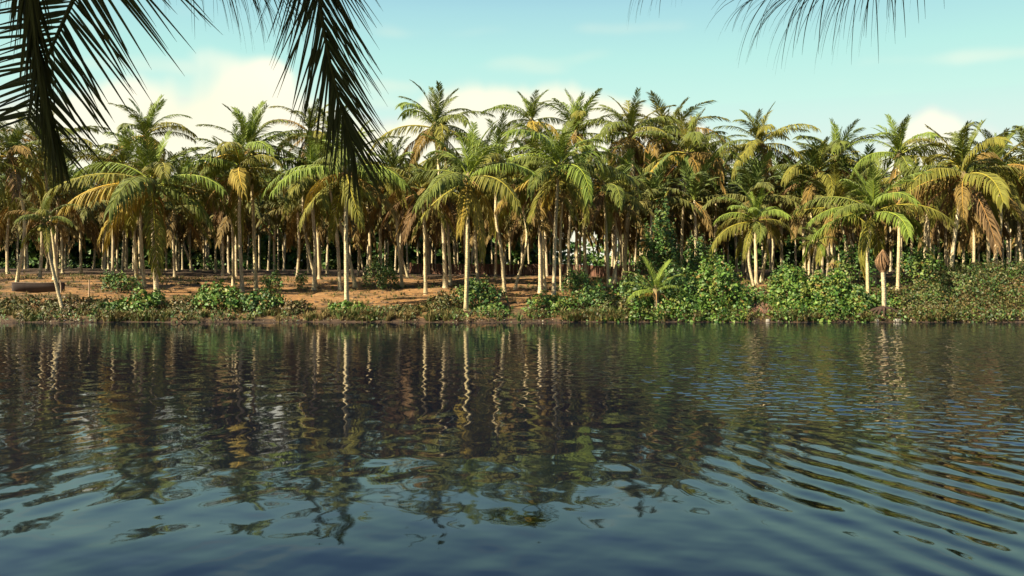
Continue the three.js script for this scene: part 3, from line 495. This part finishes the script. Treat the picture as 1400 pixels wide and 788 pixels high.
{ // vines that cover the right-hand bank as one mass
  const R = rng(808), b = new Buf();
  for (let k = 0; k < 15000; k++) {
    const px = 800 + R() * 640, x = (px - 700) / F * 46, d = shoreline(x) - 0.05 + Math.pow(R(), 1.3) * 5.5, p = onLand(px, d); if (R() > sstep(800, 880, px) || (Math.abs(px - 1038) < 13 + 5 * R() && d < 46.8) || (Math.abs(px - 1209) < 22 && d < shoreline(x) + 1.3)) continue;
    p.y = Math.max(p.y, 0.03) + Math.pow(R(), 0.6) * (0.14 + 0.95 * Math.max(0, 0.3 + fbm(p.x * 0.9, p.z * 0.9, 3) * 3)) * sstep(-0.2, 0.5, d - shoreline(x) + 0.2);
    const mound = px > 1228 + 14 * nz(p.x, p.z), rr = R(), pal = mound ? (rr < 0.5 ? OLIVE : rr < 0.65 ? RUST : rr < 0.85 ? GREEN : GREEN) : rr < 0.4 ? BRIGHT : rr < 0.75 ? GREEN : GREEN, pc = pal[Math.floor(R() * pal.length)], v = 0.75 + R() * 0.5;
    leafInto(b, p, V((R() - 0.5) * 2.4, 0.3 + R() * 0.7, 0.1 + (R() - 0.5) * 2.4).normalize(), (mound ? 0.13 : 0.19) * (0.6 + R() * 0.7), pc.map((q) => q * v), R);
  }
  tag(mesh('ground_cover', b.geo(), M.bush), 'leafy vines matted over the overgrown end of the far bank', 'vines', null, 'stuff');
}
{ // creepers and dry stalks hanging over the low earth edge
  const R = rng(909), b = new Buf();
  for (let k = 0; k < 7000; k++) {
    const px = -80 + R() * 1560, x = (px - 700) / F * 44.2, thick = fbm(x * 0.7, 3.3, 5) + 0.5 * nz(x * 2.3, 1.1, 2) + 0.3; let w = sstep(0.05, 0.5, thick);
    if (px > 692 && px < 722) w *= 0.15; if (px > 410 && px < 436) w *= 0.3; if (R() > w) continue;
    const s = -0.12 + R() * 0.9, p = onLand(px, shoreline(x) + s), h = Math.pow(R(), 0.8) * (0.1 + 0.32 * w); p.y = Math.max(p.y, 0.02) + h;
    const r = R(), pal = r < 0.4 ? OLIVE : r < 0.62 ? RUST : r < 0.85 ? GREEN : GREEN, pc = pal[Math.floor(R() * pal.length)], v = 0.45 + R() * 0.7, c = pc.map((q) => q * v);
    if (R() < 0.62) leafInto(b, p, V((R() - 0.5) * 2, 0.2 + R() * 0.7, 0.4 + (R() - 0.5) * 1.8).normalize(), 0.1 + R() * 0.1, c, R);
    else { const q = V((R() - 0.5) * 0.3, -0.05 - R() * 0.2, 0.06 + R() * 0.15), sd = V(0.016, 0, 0), a = [b.v(p.clone().sub(sd), c), b.v(p.clone().add(sd), c), b.v(p.clone().add(q).setY(Math.max(0.0, p.y + q.y)), c)]; b.t(a[0], a[1], a[2]); }
  }
  tag(mesh('bank_creepers', b.geo(), M.bush), 'olive creepers and stalks hanging over the earth edge at the water', 'creepers', null, 'stuff');
}
{ // grass and dry tufts
  const R = rng(616), b = new Buf();
  for (let k = 0; k < 12; k++) { const a = R() * 6.28, L = 0.6 + R() * 0.6, o = V(Math.cos(a) * 0.12 * R(), 0, Math.sin(a) * 0.12 * R()), lean = 0.25 + R() * 0.6, s = V(-Math.sin(a), 0, Math.cos(a)).multiplyScalar(0.035), v = 0.7 + R() * 0.6, c = [v, v, v]; const m = o.clone().add(V(Math.cos(a) * lean * 0.3, L * 0.6, Math.sin(a) * lean * 0.3)), e = o.clone().add(V(Math.cos(a) * lean * 0.9, L * 0.9, Math.sin(a) * lean * 0.9)); const p = [b.v(o.clone().sub(s), c), b.v(o.clone().add(s), c), b.v(m.clone().sub(s), c), b.v(m.clone().add(s), c), b.v(e, c)]; b.t(p[0], p[1], p[2]); b.t(p[1], p[3], p[2]); b.t(p[2], p[3], p[4]); }
  const list = [];
  for (let k = 0; k < 34000 && list.length < 11000; k++) {
    const px = -60 + R() * 1520, d = R() < 0.25 ? 43.8 + R() * 1.1 : 44.4 + Math.pow(R(), 1.7) * 34, p = onLand(px, d), s = d - shoreline(p.x), n = fbm(p.x * 0.28, p.z * 0.32, 4) + 0.7 * fbm(p.x * 1.6, p.z * 1.6, 9);
    let want = s < 0.03 ? 0 : s < 0.75 ? 0.06 + 0.8 * sstep(0.0, 0.4, nz(p.x * 0.55, 2.2, 15) + 0.5 * nz(p.x * 2.1, 5.2, 3)) : s < 2.6 ? 0.6 * sstep(-0.15, 0.3, nz(p.x * 0.7, p.z * 0.9, 15)) : sstep(0.02, 0.3, n + (px > 780 ? 0.3 : 0)) * 0.8;
    if (s < 3.6 && px > 690 && px < 722) want *= 0.15; if (s < 3.4 && px > 408 && px < 440) want *= 0.3;
    if (px < 420 && d > 66 && d < 74) want = Math.max(want, 0.8);
    if (R() > want) continue;
    list.push([p, s]);
  }
  const im = new THREE.InstancedMesh(b.geo(), M.grass, list.length), m = new THREE.Matrix4(), q = new THREE.Quaternion();
  list.forEach(([p, s], i) => { const h = (s < 0.75 ? 0.18 + 0.2 * R() : s < 2.6 ? 0.26 : 0.17) * (0.6 + R() * 0.9); m.compose(p.add(V(0, -0.02, 0)), q.setFromAxisAngle(V(0, 1, 0), R() * 6.28), V(h * 1.3, h, h * 1.3)); im.setMatrixAt(i, m); const r = R(), c = r < 0.45 ? [0.20, 0.15, 0.055] : r < 0.75 ? [0.13, 0.125, 0.035] : [0.08, 0.12, 0.028]; im.setColorAt(i, rgbc(...c)); });
  im.name = 'grass'; im.castShadow = im.receiveShadow = true; scene.add(im); tag(im, 'dry grass tufts scattered over the far bank', 'grass', null, 'stuff');
}
{ // pale pebbles and scraps along the far waterline
  const R = rng(333), parts = [];
  for (let k = 0; k < 170; k++) { const px = 40 + R() * 1330, x = (px - 700) / F * SHORE, d = shoreline(x) + 0.02 + R() * 0.22, p = onLand(px, d), g = new THREE.IcosahedronGeometry(0.015 + R() * R() * R() * 0.06, 0), s = g.attributes.position; g.deleteAttribute('uv'); g.scale(1.3, 0.6, 1); g.rotateY(R() * 6); g.translate(p.x, Math.max(p.y, 0.01) + 0.02, p.z); const v = 0.3 + R() * 0.5, col = new Float32Array(s.count * 3); for (let i = 0; i < s.count; i++) { col[i * 3] = v; col[i * 3 + 1] = v * 0.86; col[i * 3 + 2] = v * 0.68; } g.setAttribute('color', new THREE.BufferAttribute(col, 3)); parts.push(g); }
  tag(mesh('pebbles', mergeGeometries(parts), M.plain), 'pale pebbles and scraps along the far waterline', 'pebbles', null, 'stuff');
}

// ------------------------------------------------------------------ things on the far bank
{ // rusty board fence in the shade of the grove
  const g0 = onLand(655, 84), t = thing('board_fence', g0, 'low rusty brown board fence in shade behind the palms', 'fence'), R = rng(88);
  const run = [[560, 88], [600, 86], [640, 84], [662, 82], [684, 83], [710, 84], [740, 84], [770, 82], [800, 78], [828, 76], [856, 78], [884, 82], [912, 86]];
  for (let k = 0; k + 1 < run.length; k++) {
    const a = onLand(...run[k]), e = onLand(...run[k + 1]), len = a.distanceTo(e), nB = Math.round(len / 0.2), b = new Buf();
    for (let j = 0; j < nB; j++) { const u = (j + 0.5) / nB, p = a.clone().lerp(e, u).sub(g0), h = 0.95 + R() * 0.1, dir = e.clone().sub(a).setY(0).normalize(), q = dir.clone().multiplyScalar(0.09), o = V(-dir.z, 0, dir.x).multiplyScalar((j % 2 ? 0.02 : -0.02) + 0.0), v = 0.6 + R() * 0.7, c = [0.13 * v, 0.06 * v, 0.036 * v], th = V(-dir.z, 0, dir.x).multiplyScalar(0.012);
      const P = []; for (const [sx, sy, st] of [[-1, 0, -1], [1, 0, -1], [1, 1, -1], [-1, 1, -1], [-1, 0, 1], [1, 0, 1], [1, 1, 1], [-1, 1, 1]]) P.push(b.v(p.clone().addScaledVector(q, sx).addScaledVector(th, st).add(o).add(V(0, sy ? h : -0.08, 0)), c));
      for (const f of [[0, 1, 2, 3], [5, 4, 7, 6], [3, 2, 6, 7], [1, 5, 6, 2], [4, 0, 3, 7]]) { b.t(P[f[0]], P[f[1]], P[f[2]]); b.t(P[f[0]], P[f[2]], P[f[3]]); } }
    mesh('panel', b.geo(), M.plain, t);
    const pb = new Buf(), p = a.clone().sub(g0); tubeInto(pb, [p.clone().add(V(0, -0.1, -0.1)), p.clone().add(V(0, 1.15, -0.1))], [0.06, 0.05], 6, [0.14, 0.08, 0.05]); mesh('post', pb.geo(), M.plain, t);
  }
}
{ // dark flat-bottomed boat on the bank at the far left
  const c = onLand(52, 51), t = thing('wooden_boat', c, 'dark wooden boat lying on the bank behind the leaning palm', 'boat'), R = rng(4);
  const sec = (u) => { const w = 0.42 * Math.sqrt(Math.max(0.02, 1 - Math.pow(Math.abs(u), 3))), y0 = 0.02 + 0.06 * u * u, y1 = 0.52 + 0.04 * u * u; return [w, y0, y1]; };
  const b = new Buf(), rows = [], n = 20;
  for (let k = 0; k <= n; k++) { const u = k / n * 2 - 1, [w, y0, y1] = sec(u), x = u * 1.5, v = 0.8 + 0.4 * R(), cc = [0.035 * v, 0.024 * v, 0.022 * v], cIn = [0.07 * v, 0.05 * v, 0.04 * v]; rows.push([[w * 0.2, y1, cIn, 0.86], [-w, y1, cc, 1], [-w * 0.78, y0, cc, 1], [w * 0.78, y0, cc, 1], [w, y1, cc, 1], [w * 0.9, y1, cIn, 1], [w * 0.7, y0 + 0.05, cIn, 1], [-w * 0.7, y0 + 0.05, cIn, 1], [-w * 0.9, y1, cIn, 1]].slice(1).map(([z, y, col]) => b.v(V(x, y, z), col))); }
  for (let k = 0; k < n; k++) for (let j = 0; j < 8; j++) { const a = rows[k][j], e = rows[k][(j + 1) % 8], f = rows[k + 1][j], g = rows[k + 1][(j + 1) % 8]; b.t(a, f, e); b.t(e, f, g); }
  for (const r of [rows[0], rows[n]]) for (let j = 1; j < 7; j++) b.t(r[0], r[j], r[j + 1]);
  mesh('hull', b.geo(), M.plain, t);
  const rb = new Buf(); for (const s of [-1, 1]) { const pts = []; for (let k = 0; k <= n; k++) { const u = k / n * 2 - 1, [w, , y1] = sec(u); pts.push(V(u * 1.5, y1 + 0.015, s * w)); } tubeInto(rb, pts, pts.map(() => 0.025), 5, [0.09, 0.065, 0.05]); } mesh('gunwale', rb.geo(), M.plain, t);
  for (const u of [-0.45, 0.35]) { const g = new THREE.BoxGeometry(0.2, 0.03, 0.74), col = new Float32Array(72).fill(0.08); g.setAttribute('color', new THREE.BufferAttribute(col, 3)); const m = mesh('thwart', g, M.plain, t); m.position.set(u * 1.5, 0.42, 0); }
}
{ // stakes, slabs, eroded roots
  const stake = (px, py, h, lean, label) => { const p = landAt(px, py), b = new Buf(), t = thing('wooden_stake', p, label, 'stake', 'stakes on the bank'); tubeInto(b, [V(0, -0.15, 0), V(lean * 0.5 + 0.02, h * 0.5, 0), V(lean, h, 0)], [0.04, 0.035, 0.028], 6, [0.36, 0.26, 0.17]); mesh('post', b.geo(), M.plain, t); };
  stake(121, 406, 0.95, 0.02, 'thin pale stake upright on sand beside the rounded leafy bush');
  stake(83, 400, 0.7, -0.05, 'short pale stake behind the leaning palm');
  const R = rng(19);
  const slab = (px, w, label) => { const x = (px - 700) / F * SHORE, p = onLand(px, shoreline(x) + 0.1), b = new Buf(), n = 9, top = [], bot = []; for (let k = 0; k < n; k++) { const a = k / n * 6.28, r = w * (0.8 + R() * 0.35); top.push(b.v(V(Math.cos(a) * r, 0.08 + 0.03 * R(), Math.sin(a) * r * 0.5), [0.3, 0.28, 0.24])); bot.push(b.v(V(Math.cos(a) * r * 1.1, -0.1, Math.sin(a) * r * 0.55), [0.2, 0.17, 0.14])); } const c = b.v(V(0, 0.1, 0), [0.32, 0.3, 0.25]); for (let k = 0; k < n; k++) { const l = (k + 1) % n; b.t(c, top[l], top[k]); b.t(top[k], top[l], bot[k]); b.t(top[l], bot[l], bot[k]); } const m = mesh('stone_slab', b.geo(), M.plain); m.position.copy(p).setY(Math.max(p.y, 0.02)); tag(m, label, 'stone', 'pale slabs at the water'); };
  slab(1199, 0.13, 'small whitish slab at the water beside the dead palm roots');
  slab(1227, 0.22, 'larger whitish slab at the water beside the dead palm roots');
  slab(1050, 0.1, 'small whitish block at the water below the eroded root path');
  const p = onLand(1036, 45.4), t = thing('exposed_roots', p, 'tangle of brown exposed roots on the eroded bank', 'roots');
  for (let k = 0; k < 13; k++) { const b = new Buf(), a0 = (R() - 0.5) * 1.4, pts = []; for (let j = 0; j <= 6; j++) { const u = j / 6, x = a0 * 0.4 + (R() - 0.5) * 0.12 + u * (0.3 + (k % 5) * 0.2 - 0.5), z = 0.9 - u * 2.2; pts.push(V(x, Math.max(0.03, G(p.x + x, p.z + z)) - p.y + 0.07 + 0.06 * R(), z)); } tubeInto(b, pts, pts.map((_, j) => 0.03 + 0.008 * j), 5, [0.10 + R() * 0.04, 0.062, 0.036]); mesh('root', b.geo(), M.plain, t); }
  // the earth foot under the waterside palm
  const e = landAt(637, 428), eb = new Buf(); const mb = thing('earth_foot', e, 'brown earth block washed free under the waterside palm', 'earth');
  tubeInto(eb, [V(0, -e.y - 0.3, 0.12), V(0, -e.y * 0.4, 0.1), V(0, -0.06, 0.03), V(0, 0.03, 0)], [0.46, 0.42, 0.38, 0.22], 11, [0.15, 0.075, 0.045]); mesh('soil', eb.geo(), M.soil, mb);
}

{ // dry fronds and husks dropped on the sand
  const flat = [1, 2].map((q) => frondGeo({ elev: 8, droop: 14, hang: 0.05, n: 40, leaf: 0.2, seed: 700 + q, ragged: 0.3, sway: 0.3 * (q - 1.5) })), R = rng(72);
  [[292, 384, 'dry fallen frond on open sand behind the group of four palms'], [408, 404, 'dry fallen frond on sand beside the pale curved palm'], [455, 407, 'fallen frond between the bent twin palms and the shore'], [560, 404, 'fallen frond below the dense round bush'], [520, 411, 'brown fallen frond near the foot of the upright shore palm'], [712, 405, 'fallen frond on the bare sandy landing'], [245, 395, 'fallen frond beside the thick-trunked palm'], [600, 384, 'fallen frond in shade near the rusty fence'], [130, 392, 'fallen frond by the thin pale stake'], [672, 384, 'fallen frond behind the waterside palm']].forEach(([px, py, label], k) => {
    const p = landAt(px, py), t = thing('fallen_frond', p.add(V(0, 0.03, 0)), label, 'frond', 'dry fronds fallen on the sand'), m = mesh('leaf', flat[k % 2], k % 3 ? M.brown : M.dead, t); m.rotation.y = R() * 6.28; m.scale.set(2.6, 1.6, 2.6);
  });
  const parts = []; for (let k = 0; k < 420; k++) { const px = 60 + R() * 740, p = onLand(px, 46 + R() * R() * 26), g = new THREE.IcosahedronGeometry(0.03 + R() * R() * 0.11, 0); g.deleteAttribute('uv'); g.scale(1.4, 0.7, 1); g.rotateY(R() * 6); g.translate(p.x, p.y + 0.015, p.z); const n = g.attributes.position.count, c = new Float32Array(n * 3), v = 0.5 + R() * 0.8; for (let i = 0; i < n; i++) c.set([0.12 * v, 0.075 * v, 0.04 * v], i * 3); g.setAttribute('color', new THREE.BufferAttribute(c, 3)); parts.push(g); }
  tag(mesh('husks', mergeGeometries(parts), M.plain), 'brown husks and litter lying about the sand', 'litter', null, 'stuff');
}

// ------------------------------------------------------------------ fronds of the near bank's palms hanging into view
function nearFrond(pts, crownAt, parent, { n, leaf, wide = 0.021, seed, side, from = 0.1, fw = 0.9, g = 0.5, spread = 1, left = 1, right = 1, tip = 0.35 }) {
  const R = rng(seed), b = new Buf(), curve = new THREE.CatmullRomCurve3(pts.map((p) => p.clone().sub(crownAt))), P = curve.getPoints(60);
  tubeInto(b, P, P.map((_, k) => lerp(0.032, 0.004, Math.pow(k / 60, 0.8))), 6, [1.5, 1.3, 1.1]);
  for (let k = 0; k < n; k++) for (const sd of [-1, 1]) {
    const t = Math.min(0.999, from + (1 - from) * (k + R() * 0.7) / n), base = curve.getPointAt(t), T = curve.getTangentAt(t), S = side.clone().addScaledVector(T, -side.dot(T)).normalize().multiplyScalar(sd);
    const L = leaf * (sd < 0 ? left : right) * (0.62 + 0.42 * Math.sin(Math.PI * Math.pow(t, 1.3))) * (0.85 + R() * 0.25), N = T.clone().cross(S).normalize();
    let dir = S.clone().multiplyScalar(spread * lerp(1, tip, t * t)).addScaledVector(T, fw * (0.8 + R() * 0.3)).addScaledVector(N, (R() - 0.5) * 0.5).normalize(), p = base.clone();
    const q = 7, wv0 = dir.clone().cross(N).normalize().addScaledVector(N, (R() - 0.5) * 1.1).normalize(), v = 0.7 + R() * 0.5; let prev = null;
    for (let j = 0; j <= q; j++) {
      const u = j / q, w = wide * (0.85 + R() * 0.05) * (u < 0.15 ? 0.5 + u * 3.3 : Math.pow(1 - (u - 0.15) / 0.85, 0.75)) * 0.5 + 0.0006, fold = N.clone().multiplyScalar(w * 0.5), c = [v * (1 + 0.4 * u), v * (1 + 0.15 * u), v];
      const row = [b.v(p.clone().addScaledVector(wv0, w).add(fold), c), b.v(p.clone(), c), b.v(p.clone().addScaledVector(wv0, -w).add(fold), c)];
      if (prev) { b.t(prev[0], prev[1], row[0]); b.t(prev[1], row[1], row[0]); b.t(prev[1], prev[2], row[1]); b.t(prev[2], row[2], row[1]); }
      prev = row; dir = dir.clone().addScaledVector(V(0, -1, 0), g * (0.5 + u) / q * 2).normalize(); p = p.clone().addScaledVector(dir, L / q);
    }
  }
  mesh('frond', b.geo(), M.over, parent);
}
{
  const mk = (bx, bz, top, seed, label) => { const base = V(bx, G(bx, bz), bz), t = thing('overhanging_palm', base, label, 'palm tree'); const rel = top.clone().sub(base); mesh('trunk', trunkGeo([V(0, 0, 0), rel.clone().multiplyScalar(0.5).add(V(-0.3, 0.2, 0)), rel], 0.19, 0.13, seed), M.trunk, t); const c = mesh('crown', HEARTS[seed % 3], M.plain, t); c.position.copy(rel);
    const R = rng(seed); for (let k = 0; k < 16; k++) { const cl = k < 3 ? 0 : k < 8 ? 1 : 2, f = mesh('frond', FROND[cl][k % 3], M.mature, c); f.rotation.y = k * 2.4; f.scale.setScalar(4.2 * (0.9 + R() * 0.2)); } return [c, top]; };
  const A = mk(-4.9, -2.4, V(-3.2, 7.6, -4.4), 31, 'near-bank palm whose dark fronds hang in front of the sky'), S = (px, py, d) => at(px, py, d);
  // left frond: the midrib runs down just outside the photograph's left edge, leaflets sweep right
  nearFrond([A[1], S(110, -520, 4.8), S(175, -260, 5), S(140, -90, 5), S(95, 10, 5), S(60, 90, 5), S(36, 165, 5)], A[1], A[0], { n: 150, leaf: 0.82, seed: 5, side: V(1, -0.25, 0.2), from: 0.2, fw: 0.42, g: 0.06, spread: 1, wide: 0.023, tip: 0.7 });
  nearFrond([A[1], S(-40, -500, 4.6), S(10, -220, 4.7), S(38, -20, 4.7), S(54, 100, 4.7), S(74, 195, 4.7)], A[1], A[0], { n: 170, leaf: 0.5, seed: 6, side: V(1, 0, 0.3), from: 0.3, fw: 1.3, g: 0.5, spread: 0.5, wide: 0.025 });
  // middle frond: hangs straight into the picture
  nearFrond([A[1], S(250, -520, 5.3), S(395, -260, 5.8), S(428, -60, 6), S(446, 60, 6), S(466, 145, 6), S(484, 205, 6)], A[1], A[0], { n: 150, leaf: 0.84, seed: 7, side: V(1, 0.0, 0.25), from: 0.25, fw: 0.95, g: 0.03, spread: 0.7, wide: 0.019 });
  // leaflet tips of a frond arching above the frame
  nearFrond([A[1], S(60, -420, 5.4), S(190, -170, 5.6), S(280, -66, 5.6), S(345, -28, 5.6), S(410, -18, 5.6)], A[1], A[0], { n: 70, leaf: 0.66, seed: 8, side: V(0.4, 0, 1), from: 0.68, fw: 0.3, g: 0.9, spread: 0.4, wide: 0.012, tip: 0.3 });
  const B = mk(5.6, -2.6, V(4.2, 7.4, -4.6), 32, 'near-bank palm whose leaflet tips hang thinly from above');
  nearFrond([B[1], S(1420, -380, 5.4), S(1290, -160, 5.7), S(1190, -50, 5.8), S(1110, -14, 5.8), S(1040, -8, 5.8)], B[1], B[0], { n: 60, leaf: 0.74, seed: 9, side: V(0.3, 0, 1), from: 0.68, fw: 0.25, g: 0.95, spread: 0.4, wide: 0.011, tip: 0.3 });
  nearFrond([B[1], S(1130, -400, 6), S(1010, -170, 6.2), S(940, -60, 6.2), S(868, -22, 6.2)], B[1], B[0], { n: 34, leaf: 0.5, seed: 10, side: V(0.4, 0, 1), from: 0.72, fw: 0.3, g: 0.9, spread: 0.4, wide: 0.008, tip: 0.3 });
}
{ // leafy trees of the near bank behind the camera: out of view, they shade the overhanging fronds
  for (const [x, z, r, h] of [[-8, 4, 4, 12], [-2, 8, 4.5, 13], [5, 7, 4, 12], [-13, 2, 4, 13], [-2.2, 0.9, 3.2, 12.5], [-6, -0.3, 3.0, 12.5]]) {
    const p = V(x, G(x, z), z), t = thing('leafy_tree', p, 'leafy tree of the near bank behind the overhanging palms', 'tree', 'leafy trees on the near bank'), R = rng(Math.round(x * 7 + z + 300)), b = new Buf(), tb = new Buf();
    for (let k = 0; k < 2600; k++) { const v = V(R() - 0.5, R() - 0.5, R() - 0.5).normalize(), q = Math.cbrt(R()); leafInto(b, V(v.x * r * q, h * 0.68 + v.y * h * 0.29 * q, v.z * r * q), V(R() - 0.5, R(), R() - 0.5).normalize(), 0.45 + R() * 0.4, GREEN[k % 4], R); }
    tubeInto(tb, [V(0, -0.2, 0), V(0.1, h * 0.3, 0), V(0, h * 0.8, 0.1)], [0.28, 0.2, 0.08], 8, [0.12, 0.09, 0.06]); mesh('trunk', tb.geo(), M.plain, t); mesh('crown', b.geo(), M.bush, t);
  }
}
let tris = 0, objs = 0; scene.traverse((o) => { if (o.isMesh) { objs++; tris += o.geometry.index ? o.geometry.index.count / 3 : o.geometry.attributes.position.count / 3; } });
console.log('meshes', objs, 'triangles with copies', Math.round(tris));
renderer.render(scene, camera);
